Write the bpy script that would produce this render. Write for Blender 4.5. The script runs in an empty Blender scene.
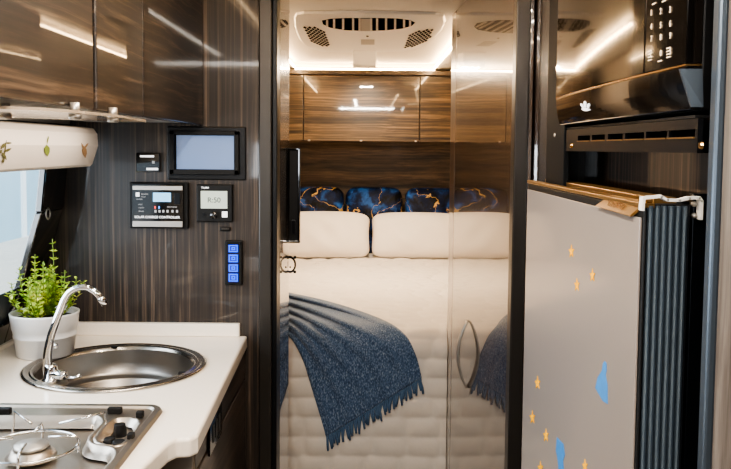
import bpy, bmesh, math, random
from mathutils import Vector, Matrix
random.seed(7)
PI = math.pi
sc = bpy.context.scene
C = sc.collection

# ------------------------------------------------------------------ camera
F, W, H = 800.0, 731.0, 469.0
CAMZ, PITCH, ROLL = 1.44, 3.7, 0.5
SHY = -0.0476
cd = bpy.data.cameras.new('camera'); cam = bpy.data.objects.new('camera', cd); C.objects.link(cam)
cd.sensor_width = 36; cd.lens = 36*F/W; cd.shift_y = SHY; cd.clip_start = 0.02
CM = Matrix.Translation((0, 0, CAMZ)) @ Matrix.Rotation(math.radians(90-PITCH), 4, 'X') @ Matrix.Rotation(math.radians(ROLL), 4, 'Z')
cam.matrix_world = CM
sc.camera = cam
def ray(px, py):
    d = Vector((px/W-.5, (H/2-py)/W+SHY, -F/W))
    return (CM.to_3x3() @ d).normalized()
O3 = Vector((0, 0, CAMZ))
def atY(px, py, y): d = ray(px, py); return O3+d*(y/d.y)
def atX(px, py, x): d = ray(px, py); return O3+d*(x/d.x)
def atZ(px, py, z): d = ray(px, py); return O3+d*((z-CAMZ)/d.z)

# ------------------------------------------------------------------ materials
def nmat(name):
    m = bpy.data.materials.new(name); m.use_nodes = True
    nt = m.node_tree; b = nt.nodes['Principled BSDF']
    return m, nt, b
def rgb(h, k=1.0):
    v = [int(h[i:i+2], 16)/255 for i in (0, 2, 4)]
    return tuple((c/12.92 if c <= .04045 else ((c+.055)/1.055)**2.4)*k for c in v)+(1,)
def plain(name, col, rough=.5, metal=0, coat=0, emit=None, es=0, bump=0, bs=200, var=0.06, spec=.5, sheen=0):
    m, nt, b = nmat(name)
    tc = nt.nodes.new('ShaderNodeTexCoord')
    n = nt.nodes.new('ShaderNodeTexNoise'); n.inputs['Scale'].default_value = bs; n.inputs['Detail'].default_value = 3
    nt.links.new(tc.outputs['Object'], n.inputs['Vector'])
    mx = nt.nodes.new('ShaderNodeMixRGB'); mx.blend_type = 'MULTIPLY'; mx.inputs[0].default_value = var
    mx.inputs[1].default_value = col
    nt.links.new(n.outputs['Fac'], mx.inputs[2]); nt.links.new(mx.outputs[0], b.inputs['Base Color'])
    b.inputs['Roughness'].default_value = rough; b.inputs['Metallic'].default_value = metal
    b.inputs['Coat Weight'].default_value = coat; b.inputs['Coat Roughness'].default_value = .04
    b.inputs['Specular IOR Level'].default_value = spec
    if sheen: b.inputs['Sheen Weight'].default_value = sheen
    if emit: b.inputs['Emission Color'].default_value = emit; b.inputs['Emission Strength'].default_value = es
    if bump:
        bp = nt.nodes.new('ShaderNodeBump'); bp.inputs['Strength'].default_value = bump; bp.inputs['Distance'].default_value = .002
        nt.links.new(n.outputs['Fac'], bp.inputs['Height']); nt.links.new(bp.outputs[0], b.inputs['Normal'])
    return m
def wood(name, c0, c1, c2, axis='Z', rough=.35, coat=1.0, coatior=1.7, coatrough=.03, warp=.35, fine=1.0):
    m, nt, b = nmat(name)
    L = nt.links.new; N = nt.nodes.new
    tc = N('ShaderNodeTexCoord')
    mp = N('ShaderNodeMapping'); L(tc.outputs['Object'], mp.inputs[0])
    s = {'X': (1.1, 42, 42), 'Y': (42, 1.1, 42), 'Z': (42, 42, 1.1)}[axis]
    mp.inputs['Scale'].default_value = tuple(v*(fine if v > 5 else 1) for v in s)
    wn = N('ShaderNodeTexNoise'); wn.inputs['Scale'].default_value = 2.2; wn.inputs['Detail'].default_value = 2
    L(tc.outputs['Object'], wn.inputs['Vector'])
    ad = N('ShaderNodeVectorMath'); ad.operation = 'MULTIPLY_ADD'
    L(wn.outputs['Color'], ad.inputs[0]); ad.inputs[1].default_value = tuple(warp*8 for _ in range(3)); L(mp.outputs[0], ad.inputs[2])
    n = N('ShaderNodeTexNoise'); n.inputs['Scale'].default_value = 1.0; n.inputs['Detail'].default_value = 7; n.inputs['Roughness'].default_value = .68
    L(ad.outputs[0], n.inputs['Vector'])
    r = N('ShaderNodeValToRGB'); e = r.color_ramp.elements
    e[0].position = .38; e[0].color = c0; e[1].position = .68; e[1].color = c2
    k = r.color_ramp.elements.new(.52); k.color = c1
    L(n.outputs['Fac'], r.inputs[0]); L(r.outputs[0], b.inputs['Base Color'])
    b.inputs['Roughness'].default_value = rough
    b.inputs['Coat Weight'].default_value = coat; b.inputs['Coat IOR'].default_value = coatior; b.inputs['Coat Roughness'].default_value = coatrough
    return m
M = {}
M['wood_wall'] = wood('streaked vertical laminate', rgb('110d0a'), rgb('2c221b'), rgb('685749'), 'Z', .5, .45, 1.45, .05, warp=.10, fine=2.3)
M['wood_locker'] = wood('glossy horizontal laminate', rgb('060403'), rgb('20150f'), rgb('594636'), 'Y', .5, .5, 1.4, .02, warp=.28, fine=1.7)
M['wood_rear'] = wood('rear horizontal laminate', rgb('1b140d'), rgb('453624'), rgb('82694a'), 'X', .35, 1, 1.5, .03, warp=.18, fine=1.2)
M['wood_head'] = wood('headboard laminate', rgb('2a2018'), rgb('54432f'), rgb('7d664a'), 'X', .45, .5, 1.5, .1, warp=.2, fine=.8)
M['wood_mirror'] = wood('high gloss vertical laminate', rgb('1c130d'), rgb('3f2d20'), rgb('6d523d'), 'Z', .25, 1, 2.5, .012, warp=.1, fine=1.3)
M['grey_wood'] = wood('pale grey vertical laminate', rgb('57504b'), rgb('7d756f'), rgb('a39b94'), 'Z', .5, .2, 1.5, .2, warp=.1, fine=1.5)
M['wood_strip'] = wood('semi gloss end strip', rgb('1c130d'), rgb('3f2d20'), rgb('6d523d'), 'Z', .3, 1, 1.9, .03, warp=.1)
M['wood_base'] = wood('dark base laminate', rgb('1c1512'), rgb('3a2e27'), rgb('5d4d42'), 'Y', .4, .6, 1.5, .1, warp=.2)
M['black'] = plain('matt black', rgb('070708'), .5, spec=.3)
M['black_gloss'] = plain('gloss black', rgb('050506'), .12, coat=1)
M['black_metal'] = plain('black powder metal', rgb('12151a'), .32, .6)
M['post'] = plain('anodised dark post', rgb('45423f'), .35, .8)
M['post_dark'] = plain('dark post edge', rgb('0e0f12'), .35, .4)
M['steel'] = plain('brushed steel', rgb('b0a79c'), .36, 1, bs=30)
M['steel_dark'] = plain('brushed steel basin', rgb('8e8983'), .33, 1, bs=60)
M['steel_rim'] = plain('polished steel rim', rgb('a8a29a'), .2, 1)
M['chrome'] = plain('chrome', rgb('d8d8d8'), .07, 1)
M['brass'] = plain('champagne metal', rgb('c9a06a'), .25, 1)
M['gold'] = plain('gold trim', rgb('b08a55'), .3, .9)
M['alu_blue'] = plain('blue grey aluminium', rgb('62717f'), .33, .55)
M['alu'] = plain('silver aluminium', rgb('b9b4ad'), .35, .8)
M['white'] = plain('white ceiling laminate', rgb('e9e4dc'), .5)
M['white_plastic'] = plain('white plastic', rgb('f0ede8'), .35)
M['pelmet'] = plain('beige padded vinyl', rgb('eadfd3'), .6, bump=.1)
M['counter'] = plain('cream stone worktop', rgb('fbf1e3'), .28, bs=160, var=.10, coat=.2)
M['ceramic'] = plain('white ceramic', rgb('eeeeee'), .3, coat=.3)
M['soil'] = plain('dark soil', rgb('2a1c14'), .95, bump=.8, bs=120)
M['quilt'] = plain('cream quilted cotton', rgb('e9e2da'), .85, bump=.35, bs=70, var=.04, sheen=.2)
M['pillow'] = plain('white cotton', rgb('f3ece4'), .85, bump=.25, bs=18, var=.04, sheen=.2)
M['led'] = plain('warm light strip', rgb('ffffff'), .5, emit=(1, .66, .34, 1), es=45)
M['led2'] = plain('warm front light strip', rgb('ffffff'), .5, emit=(1, .68, .38, 1), es=14)
M['grey'] = plain('grey underside', rgb('9a9793'), .5)
M['floor'] = plain('grey vinyl floor', rgb('6d655c'), .5)
M['cream_wall'] = plain('grey wall vinyl', rgb('b5ada4'), .6)
M['grey_panel'] = plain('warm grey fridge panel', rgb('968d87'), .32, .15, coat=.25, var=.03)
M['screen_sheen'] = plain('screen with painted blue reflection', rgb('6f88b4'), .12, emit=rgb('8fa4c8'), es=.22)  # pale blue reflection put in as colour and a slight glow
M['lcd_blue'] = plain('blue lcd', rgb('7fbfe8'), .2, emit=rgb('8ccaf0'), es=.75, var=.2, bs=140)
M['lcd_grey'] = plain('grey green lcd', rgb('b9c4b8'), .2, emit=rgb('b9c6ba'), es=.35)
M['lcd_ink'] = plain('lcd ink', rgb('4b5a55'), .4)
M['key_blue'] = plain('lit blue key', rgb('0008a0'), .3, emit=(.0, .012, 1, 1), es=.35)
M['key_line'] = plain('lit key symbol', rgb('0030c0'), .3, emit=(.03, .25, 1, 1), es=1.1)
M['print_white'] = plain('white print', rgb('e8e8e8'), .5, emit=rgb('ffffff'), es=.8)  # print given its own glow to stay legible, not a lamp
M['print_dim'] = plain('dim print', rgb('9a9a9a'), .5, emit=rgb('b0b0b0'), es=.35)  # weaker built-in glow for the small print
M['print_brass'] = plain('warm key print', rgb('e8d8c0'), .5, emit=rgb('ffdcae'), es=.5)  # key print also carries a glow of its own
M['red'] = plain('red lamp', rgb('e03020'), .4, emit=rgb('ff3020'), es=1)
M['bluelamp'] = plain('blue lamp', rgb('3090ff'), .4, emit=rgb('3090ff'), es=1)
M['star'] = plain('yellow sticker', rgb('ffb800'), .8, spec=.1)
M['map'] = plain('blue sticker', rgb('3a8ad2'), .6, var=.3, bs=60)
M['leaf'] = plain('printed leaf', rgb('7d8b32'), .7)
M['leaf_dark'] = plain('printed dark sprig', rgb('5f5a2c'), .7)
M['leaf_pink'] = plain('printed bud', rgb('a8835a'), .7)
M['stem'] = plain('green stem', rgb('6d7f2c'), .7)
M['blue_grey'] = plain('mottled blue grey band', rgb('4c5c6e'), .25, var=.6, bs=14)
M['ground'] = plain('self-lit pale gravel', rgb('dcd9d2'), .9, emit=rgb('e6e2da'), es=.55, var=.35, bs=2.5)  # outdoor brightness put into the gravel as emission
M['fence'] = plain('self-lit pale blue fence', rgb('9dc6da'), .8, emit=rgb('a8d2e6'), es=.5, var=.3, bs=1.2)  # daylit look comes from emission in the fence colour
M['fence2'] = plain('self-lit white fence post', rgb('e4eef2'), .8, emit=rgb('e4f0f6'), es=.6)  # posts carry the same built-in daylight glow
M['trim_side'] = plain('dark silver trim', rgb('56616d'), .35, .7)
M['void'] = plain('unlit opening', rgb('000000'), 1, spec=0)  # flat black stands in for the shade inside the openings
M['stile'] = plain('blue black stile', rgb('06090d'), .6, spec=.15)
M['tambour_dark'] = plain('tambour groove', rgb('0d1116'), .5)

# blue marble cushion
def marble():
    m, nt, b = nmat('navy marble with gold veins'); L = nt.links.new; N = nt.nodes.new
    tc = N('ShaderNodeTexCoord')
    w = N('ShaderNodeTexNoise'); w.inputs['Scale'].default_value = 5; w.inputs['Detail'].default_value = 4; L(tc.outputs['Object'], w.inputs['Vector'])
    ad = N('ShaderNodeVectorMath'); ad.operation = 'MULTIPLY_ADD'; ad.inputs[1].default_value = (.35, .35, .35); L(w.outputs['Color'], ad.inputs[0]); L(tc.outputs['Object'], ad.inputs[2])
    n = N('ShaderNodeTexNoise'); n.inputs['Scale'].default_value = 9; n.inputs['Detail'].default_value = 6; L(ad.outputs[0], n.inputs['Vector'])
    r = N('ShaderNodeValToRGB'); e = r.color_ramp.elements; e[0].position = .4; e[0].color = rgb('010308'); e[1].position = .74; e[1].color = rgb('2f6cc0')
    k = e.new(.53); k.color = rgb('071c44'); L(n.outputs['Fac'], r.inputs[0])
    n2 = N('ShaderNodeTexNoise'); n2.inputs['Scale'].default_value = 3.2; n2.inputs['Detail'].default_value = 3; n2.inputs['Distortion'].default_value = .8; L(ad.outputs[0], n2.inputs['Vector'])
    s = N('ShaderNodeMath'); s.operation = 'SUBTRACT'; L(n2.outputs['Fac'], s.inputs[0]); s.inputs[1].default_value = .55
    a = N('ShaderNodeMath'); a.operation = 'ABSOLUTE'; L(s.outputs[0], a.inputs[0])
    lt = N('ShaderNodeMath'); lt.operation = 'LESS_THAN'; L(a.outputs[0], lt.inputs[0]); lt.inputs[1].default_value = .0065
    mx = N('ShaderNodeMixRGB'); L(lt.outputs[0], mx.inputs[0]); L(r.outputs[0], mx.inputs[1]); mx.inputs[2].default_value = rgb('d0a860')
    L(mx.outputs[0], b.inputs['Base Color']); b.inputs['Roughness'].default_value = .6; b.inputs['Specular IOR Level'].default_value = .25
    return m
M['marble'] = marble()
# woven blue throw
def woven():
    m, nt, b = nmat('woven blue wool'); L = nt.links.new; N = nt.nodes.new
    tc = N('ShaderNodeTexCoord')
    mp = N('ShaderNodeMapping'); mp.inputs['Scale'].default_value = (260, 260, 110); L(tc.outputs['Object'], mp.inputs[0])
    n = N('ShaderNodeTexNoise'); n.inputs['Scale'].default_value = 1; n.inputs['Detail'].default_value = 3; L(mp.outputs[0], n.inputs['Vector'])
    r = N('ShaderNodeValToRGB'); e = r.color_ramp.elements; e[0].position = .30; e[0].color = rgb('253a58'); e[1].position = .78; e[1].color = rgb('a6b6ca')
    k = e.new(.52); k.color = rgb('4a658a')
    L(n.outputs['Fac'], r.inputs[0]); L(r.outputs[0], b.inputs['Base Color'])
    b.inputs['Roughness'].default_value = .95; b.inputs['Sheen Weight'].default_value = .3
    bp = N('ShaderNodeBump'); bp.inputs['Strength'].default_value = .6; bp.inputs['Distance'].default_value = .003
    L(n.outputs['Fac'], bp.inputs['Height']); L(bp.outputs[0], b.inputs['Normal'])
    return m
M['throw'] = woven()
M['fringe'] = plain('blue wool fringe', rgb('5d7ba0'), .95, var=.3, bs=90)
def foliage():
    m, nt, b = nmat('fresh green leaves'); L = nt.links.new; N = nt.nodes.new
    tc = N('ShaderNodeTexCoord'); n = N('ShaderNodeTexNoise'); n.inputs['Scale'].default_value = 28; L(tc.outputs['Object'], n.inputs['Vector'])
    r = N('ShaderNodeValToRGB'); e = r.color_ramp.elements; e[0].position = .35; e[0].color = rgb('5c8c22'); e[1].position = .66; e[1].color = rgb('e0e068')
    k = e.new(.5); k.color = rgb('a9c440')
    L(n.outputs['Fac'], r.inputs[0]); L(r.outputs[0], b.inputs['Base Color']); b.inputs['Roughness'].default_value = .5
    b.inputs['Transmission Weight'].default_value = 0; b.inputs['Subsurface Weight'].default_value = 0
    return m
M['foliage'] = foliage()
def glass(name, col, rough=.0, alpha=.15):
    m, nt, b = nmat(name); b.inputs['Base Color'].default_value = col; b.inputs['Roughness'].default_value = .03
    b.inputs['Alpha'].default_value = alpha
    return m
M['glass'] = glass('clear window acrylic', rgb('cfe4ee'))
M['glass_shelf'] = glass('smoked shelf glass', rgb('b9a58c'), alpha=.55)

# ------------------------------------------------------------------ builders
def parent(o, p):
    o.parent = p
    if p.type == 'EMPTY': o.matrix_parent_inverse = Matrix.Translation(-p.location)
class G:
    def __init__(s): s.bm = bmesh.new()
    def box(s, x0, x1, y0, y1, z0, z1):
        v = [s.bm.verts.new(p) for p in ((x0,y0,z0),(x1,y0,z0),(x1,y1,z0),(x0,y1,z0),(x0,y0,z1),(x1,y0,z1),(x1,y1,z1),(x0,y1,z1))]
        for f in ((0,3,2,1),(4,5,6,7),(0,1,5,4),(1,2,6,5),(2,3,7,6),(3,0,4,7)): s.bm.faces.new([v[i] for i in f])
        return s
    def prism(s, a, b):            # two matching loops of points
        va = [s.bm.verts.new(p) for p in a]; vb = [s.bm.verts.new(p) for p in b]; n = len(a)
        s.bm.faces.new(va[::-1]); s.bm.faces.new(vb)
        for i in range(n): s.bm.faces.new((va[i], va[(i+1)%n], vb[(i+1)%n], vb[i]))
        return s
    def slab(s, pts, off):         # polygon extruded by a vector
        off = Vector(off); return s.prism([Vector(p) for p in pts], [Vector(p)+off for p in pts])
    def tube(s, pts, r, n=12, cap=True):
        pts = [Vector(p) for p in pts]; rs = r if isinstance(r, (list, tuple)) else [r]*len(pts)
        rings = []; up = None
        for i, p in enumerate(pts):
            t = (pts[min(i+1, len(pts)-1)]-pts[max(i-1, 0)]).normalized()
            if up is None:
                up = Vector((0,0,1)) if abs(t.z) < .9 else Vector((1,0,0))
            a = (up - t*up.dot(t)).normalized(); up = a; b = t.cross(a)
            rings.append([s.bm.verts.new(p+(a*math.cos(2*PI*k/n)+b*math.sin(2*PI*k/n))*rs[i]) for k in range(n)])
        for i in range(len(rings)-1):
            for k in range(n): s.bm.faces.new((rings[i][k], rings[i][(k+1)%n], rings[i+1][(k+1)%n], rings[i+1][k]))
        if cap: s.bm.faces.new(rings[0][::-1]); s.bm.faces.new(rings[-1])
        return s
    def lathe(s, prof, c, n=48, axis='Z', closed=False):
        c = Vector(c); rings = []
        for (r, h) in prof:
            if r < 1e-6:
                p = {'Z': (0,0,h), 'Y': (0,h,0), 'X': (h,0,0)}[axis]; rings.append([s.bm.verts.new(c+Vector(p))])
            else:
                ring = []
                for k in range(n):
                    a = 2*PI*k/n; u, v = r*math.cos(a), r*math.sin(a)
                    p = {'Z': (u,v,h), 'Y': (u,h,v), 'X': (h,u,v)}[axis]; ring.append(s.bm.verts.new(c+Vector(p)))
                rings.append(ring)
        rr = list(zip(rings, rings[1:]))+([(rings[-1], rings[0])] if closed else [])
        for A, B in rr:
            if len(A) == 1 and len(B) == 1: continue
            for k in range(n):
                k2 = (k+1) % n
                if len(A) == 1: s.bm.faces.new((A[0], B[k2], B[k]))
                elif len(B) == 1: s.bm.faces.new((A[k], A[k2], B[0]))
                else: s.bm.faces.new((A[k], A[k2], B[k2], B[k]))
        return s
    def grid(s, fn, nu, nv, skip=None):
        vs = [[s.bm.verts.new(fn(i/nu, j/nv)) for j in range(nv+1)] for i in range(nu+1)]
        for i in range(nu):
            for j in range(nv):
                if skip and skip((i+.5)/nu, (j+.5)/nv): continue
                s.bm.faces.new((vs[i][j], vs[i+1][j], vs[i+1][j+1], vs[i][j+1]))
        return s
    def build(s, name, mat, par=None, smooth=False, bevel=0, seg=2, solid=0, kind=None, norm=True):
        loose = [v for v in s.bm.verts if not v.link_faces]
        if loose: bmesh.ops.delete(s.bm, geom=loose, context='VERTS')
        if norm: bmesh.ops.recalc_face_normals(s.bm, faces=s.bm.faces)
        me = bpy.data.meshes.new(name); s.bm.to_mesh(me); s.bm.free()
        me.materials.append(mat)
        if smooth:
            for p in me.polygons: p.use_smooth = True
        o = bpy.data.objects.new(name, me); C.objects.link(o)
        if solid:
            md = o.modifiers.new('solid', 'SOLIDIFY'); md.thickness = solid; md.offset = 1
        if bevel:
            md = o.modifiers.new('bevel', 'BEVEL'); md.width = bevel; md.segments = seg; md.limit_method = 'ANGLE'; md.angle_limit = math.radians(40)
            if smooth: pass
        if par is not None: parent(o, par)
        if kind: o['kind'] = kind
        return o
def B(name, mat, par, x0, x1, y0, y1, z0, z1, bevel=0, kind=None):
    return G().box(x0, x1, y0, y1, z0, z1).build(name, mat, par, bevel=bevel, kind=kind)
def S(name, mat, x0, x1, y0, y1, z0, z1, bevel=0): return B(name, mat, None, x0, x1, y0, y1, z0, z1, bevel, 'structure')
def tag(o, label, cat, group=None):
    o['label'] = label; o['category'] = cat
    if group: o['group'] = group
    return o
def thing(name, label, cat, loc, group=None):
    o = bpy.data.objects.new(name, None); C.objects.link(o); o.location = loc; o.empty_display_size = .05
    return tag(o, label, cat, group)
def copy_tree(o, shift, label, group=None):
    r = o.copy(); C.objects.link(r); r.location = o.location+Vector(shift); r['label'] = label
    if group: r['group'] = group
    for ch in [c for c in bpy.data.objects if c.parent == o]:
        c = ch.copy(); C.objects.link(c); c.parent = r
        for g in [x for x in bpy.data.objects if x.parent == ch]:
            d = g.copy(); C.objects.link(d); d.parent = c
    return r
def text_mesh(items, name, mat, par, plane='Y', extr=.0002):
    """items: (string, origin Vector, size, align); faces -Y (plane Y) or -X (plane X)"""
    bm = bmesh.new()
    for (t, p, size, al) in items:
        cu = bpy.data.curves.new('t', 'FONT'); cu.body = t; cu.size = size; cu.align_x = al; cu.align_y = 'CENTER'; cu.extrude = extr; cu.offset = size*.006
        ob = bpy.data.objects.new('t', cu); C.objects.link(ob)
        bpy.context.view_layer.update()
        me = bpy.data.meshes.new_from_object(ob.evaluated_get(bpy.context.evaluated_depsgraph_get()))
        R = Matrix.Rotation(PI/2, 4, 'X') if plane == 'Y' else Matrix.Rotation(-PI/2, 4, 'Z') @ Matrix.Rotation(PI/2, 4, 'X')
        me.transform(Matrix.Translation(p) @ R); bm.from_mesh(me)
        bpy.data.objects.remove(ob); bpy.data.meshes.remove(me); bpy.data.curves.remove(cu)
    me = bpy.data.meshes.new(name); bm.to_mesh(me); bm.free(); me.materials.append(mat)
    o = bpy.data.objects.new(name, me); C.objects.link(o)
    if par is not None: parent(o, par)
    return o

# ================================================================== ROOM SHELL
ZC = 1.96
YR = 5.55          # rear wall
YL = 4.98          # rear locker fronts
YP = 2.29           # face of the partition beside the kitchen
S('floor', M['floor'], -1.15, 1.15, -1.6, YR+.1, -.05, 0)
S('ceiling', M['white'], -1.15, 1.15, -1.6, YR+.1, ZC, ZC+.05)
S('wall_rear', M['wood_head'], -1.15, 1.15, YR, YR+.05, 0, ZC)
S('wall_right', M['cream_wall'], 1.0, 1.05, -1.6, YR, 0, ZC)
LXT = [(.0, -.985), (.89, -.985), (1.08, -.925), (1.26, -.872), (1.50, -.845), (2.0, -.80)]
def lx(z):           # the body side curves inwards above the worktop
    for (a, xa_), (b, xb_) in zip(LXT, LXT[1:]):
        if z <= b: return xa_+(xb_-xa_)*(z-a)/(b-a)
    return LXT[-1][1]
def lwall(y0, y1, z0, z1, t=.05):
    return [Vector((lx(z0), y0, z0)), Vector((lx(z0), y1, z0)), Vector((lx(z1), y1, z1)), Vector((lx(z1), y0, z1))]
wl = G()
wl.box(-1.03, -.985, -1.6, YR, 0, .9)
wl.slab(lwall(-1.6, YR, 1.50, ZC), (-.02, 0, 0))
for za_, zb_ in ((.9, 1.08), (1.08, 1.26), (1.26, 1.50)):
    wl.slab(lwall(2.16, YR, za_, zb_), (-.02, 0, 0))
    wl.slab(lwall(-1.6, .9, za_, zb_), (-.02, 0, 0))
wl.build('wall_left', M['cream_wall'], kind='structure')
# windscreen wall at the front
wf = G(); wf.box(-1.1, 1.1, -1.6, -1.55, 0, 1.20).box(-1.1, 1.1, -1.6, -1.55, 1.48, ZC).box(-1.1, -.93, -1.6, -1.55, 1.20, 1.48).box(-.45, 1.1, -1.6, -1.55, 1.20, 1.48)
wf.build('wall_front', M['wood_wall'], kind='structure')
# partition behind the control panels
pp = [Vector((-.30, YP, 0))]+[Vector((lx(z)-.001, YP, z)) for z in (0, .89, 1.08, 1.26, 1.50, ZC)]+[Vector((-.30, YP, ZC))]
G().slab(pp, (0, .04, 0)).build('wall_partition', M['wood_wall'], kind='structure')
S('wall_bathroom', M['cream_wall'], -.32, -.30, YP+.04, 2.6, 0, ZC)
# door posts
p = G().box(-.302, -.265, YP-.035, YP+.05, 0, ZC).build('trim_1', M['post'], bevel=.004, kind='structure')
G().box(-.265, -.252, YP-.02, YP+.06, 0, ZC).build('trim_2', M['post_dark'], bevel=.002, kind='structure')
G().box(.368, .402, 1.99, 2.04, 0, ZC).build('trim_3', M['post'], bevel=.003, kind='structure')
G().box(.403, .413, 1.995, 2.035, 0, ZC).build('trim_4', M['wood_mirror'], bevel=.002, kind='structure')
# side window on the left
win = G()
def wq(y0, y1, z0, z1, d0, d1):   # box following the leaning wall
    a = [Vector((lx(z)+d0, y, z)) for (y, z) in ((y0, z0), (y1, z0), (y1, z1), (y0, z1))]
    return a, [v+Vector((d1-d0, 0, 0)) for v in a]
for q in ((2.13, 2.285, .895, 1.08), (2.13, 2.285, 1.08, 1.26), (2.13, 2.285, 1.26, 1.50), (.9, 2.13, .895, .965), (.9, 1.0, .965, 1.50), (1.0, 2.13, 1.45, 1.50)):
    a, b = wq(*q, -.012, .008); win.prism(a, b)
wo = win.build('window_1', M['black_gloss'], bevel=.004, kind='structure')
gp_ = G()
for za_, zb_ in ((1.055, 1.26), (1.26, 1.45)):
    a, b = wq(1.0, 2.13, za_, zb_, -.010, -.007); gp_.prism(a, b)
gp_.build('window_pane', M['glass'], wo)
a, b = wq(1.0, 2.13, .965, 1.054, -.010, -.006); G().prism(a, b).build('window_lower_band', M['blue_grey'], wo)  # mottled blue grey strip across the bottom of the window
pc = Vector((lx(1.255)+.014, 2.155, 1.255))
G().lathe([(.014, 0), (.017, .002), (.014, .004), (.011, .002)], pc, 20, 'X', True).build('catch_ring', M['alu'], wo, smooth=True)
# rear dropped soffits with lights
ZS = ZC-.022
S('trim_5', M['white'], .43, .98, 3.16, YL, ZS, ZC)
S('trim_6', M['white'], -.68, -.45, 2.72, YL, ZS, ZC)
G().slab([(-.68, YL, ZC), (.98, YL, ZC), (.98, YR, ZC), (-.68, YR, ZC)], (0, 0, -.022)).build('trim_7', M['white'], kind='structure')

# outside
o = B('gravel_ground', M['ground'], None, -40, -1.6, -20, 60, -.62, -.6); o['kind'] = 'structure'
fn = thing('panel_fence', 'pale blue panelled fence seen outside through the side window', 'fence', (-7.6, 16, -.6))
B('fence_panel', M['fence'], fn, -7.65, -7.6, 4, 34, -.6, 2.2)
for k in range(14):
    B('fence_post', M['fence2'], fn, -7.6, -7.55, 5+k*2.1, 5.18+k*2.1, -.6, 2.3)

# ================================================================== LEFT KITCHEN
# worktop
ZT = atY(247.5, 335.5, YP).z
wt = [atZ(247.5, 335, ZT), atZ(223, 384, ZT), atZ(203, 425, ZT), atZ(198, 435, ZT), atZ(190, 438.5, ZT), atZ(177, 439, ZT), atZ(168, 443.5, ZT), atZ(140, 470, ZT), atZ(110, 500, ZT)]
for v in wt: v.z = ZT
wt[0].y = YP-.001; XF = wt[0].x
_f, _n, _l, _r = atZ(117, 342.8, ZT+.004), atZ(103, 393.0, ZT+.004), atZ(17.5, 372, ZT+.004), atZ(203, 366, ZT+.004)
sink_c = Vector(((_l.x+_r.x)/2, (_f.y+_n.y)/2, ZT)); SR = ((_f.y-_n.y)+(_r.x-_l.x))/4-.001
print('SINK', sink_c, SR, _f.y-_n.y, _r.x-_l.x, ZT)
hx0, hx1, hy0, hy1 = -.90, (atZ(159, 414, ZT).x+atZ(124, 467, ZT).x)/2, 1.12, atZ(100, 407, ZT).y   # hob outline
poly = wt+[Vector((-.43, 1.0, ZT)), Vector((-.43, .6, ZT)), Vector((-.983, .6, ZT)), Vector((-.983, YP-.001, ZT))]
ct = thing('kitchen_worktop', 'cream stone-effect worktop with upstand along the left kitchen', 'worktop', (-.7, 1.6, ZT-.035))
g = G(); g.slab(poly[::-1], (0, 0, -.038)); wtop = g.build('worktop_slab', M['counter'], ct, bevel=.006, seg=3)
# cut sink and hob openings
def cutter(gm):
    me = bpy.data.meshes.new('c'); bmesh.ops.recalc_face_normals(gm.bm, faces=gm.bm.faces); gm.bm.to_mesh(me); gm.bm.free()
    return bpy.data.objects.new('c', me)
def boolean(o, cuts):
    for c in cuts:
        C.objects.link(c)
        md = o.modifiers.new('b', 'BOOLEAN'); md.object = c; md.operation = 'DIFFERENCE'; md.solver = 'EXACT'
        # keep booleans ahead of the bevel
    bev = [m for m in o.modifiers if m.type == 'BEVEL']
    for b_ in bev:
        w_, s_ = b_.width, b_.segments; o.modifiers.remove(b_)
        n_ = o.modifiers.new('bevel', 'BEVEL'); n_.width = w_; n_.segments = s_; n_.limit_method = 'ANGLE'; n_.angle_limit = math.radians(40)
    bpy.context.view_layer.update()
    me = bpy.data.meshes.new_from_object(o.evaluated_get(bpy.context.evaluated_depsgraph_get()))
    o.modifiers.clear(); o.data = me
    for c in cuts: bpy.data.objects.remove(c)
cg = G(); cg.lathe([(0, -.1), (SR-.012, -.1), (SR-.012, .1), (0, .1)], sink_c, 64)
ch = G(); ch.box(hx0+.02, hx1-.02, hy0+.02, hy1-.02, ZT-.1, ZT+.1)
boolean(wtop, [cutter(cg), cutter(ch)])
# upstands
G().box(-.982, atY(240.6, 330, YP).x, YP-.022, YP-.001, ZT, ZT+.038).build('upstand', M['counter'], ct, bevel=.004)
G().box(-.982, -.962, .6, YP-.024, ZT, ZT+.012).build('upstand', M['counter'], ct, bevel=.003)

# sink
sk = thing('kitchen_sink', 'round stainless steel sink set into the cream worktop', 'sink', sink_c)
rim = [(SR, .0005), (SR+.001, .004), (SR-.006, .007), (SR-.012, .006), (SR-.015, .0035), (SR-.019, .0035), (SR-.021, .006), (SR-.026, .006), (SR-.030, .002), (SR-.034, -.004),
       (SR-.036, -.035), (SR-.038, -.062), (SR-.046, -.072), (SR-.056, -.074), (SR-.060, -.078), (SR-.066, -.125), (SR-.085, -.138), (.04, -.142), (.03, -.150), (0, -.150)]
G().lathe(rim[:10], sink_c, 96).build('sink_rim', M['steel_rim'], sk, smooth=True)
G().lathe(rim[9:], sink_c, 96).build('sink_basin', M['steel_dark'], sk, smooth=True)
G().lathe([(.028, -.149), (.034, -.1405), (.030, -.139), (.012, -.146), (0, -.146)], sink_c, 24).build('drain', M['chrome'], sk, smooth=True)
fb = atZ(49, 386, ZT); fb = Vector((fb.x, fb.y+.012, ZT))
G().lathe([(0, .0065), (.030, .0065), (.036, .005), (.037, .0)], fb, 32).build('tap_ledge', M['steel'], sk, smooth=True)
for aa in (-.35, 1.9):
    q = sink_c+Vector((math.cos(aa)*(SR-.03), math.sin(aa)*(SR-.03), .004))
    B('lid_clip', M['black'], sk, q.x-.008, q.x+.008, q.y-.004, q.y+.004, q.z-.004, q.z+.003, .001)

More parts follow.
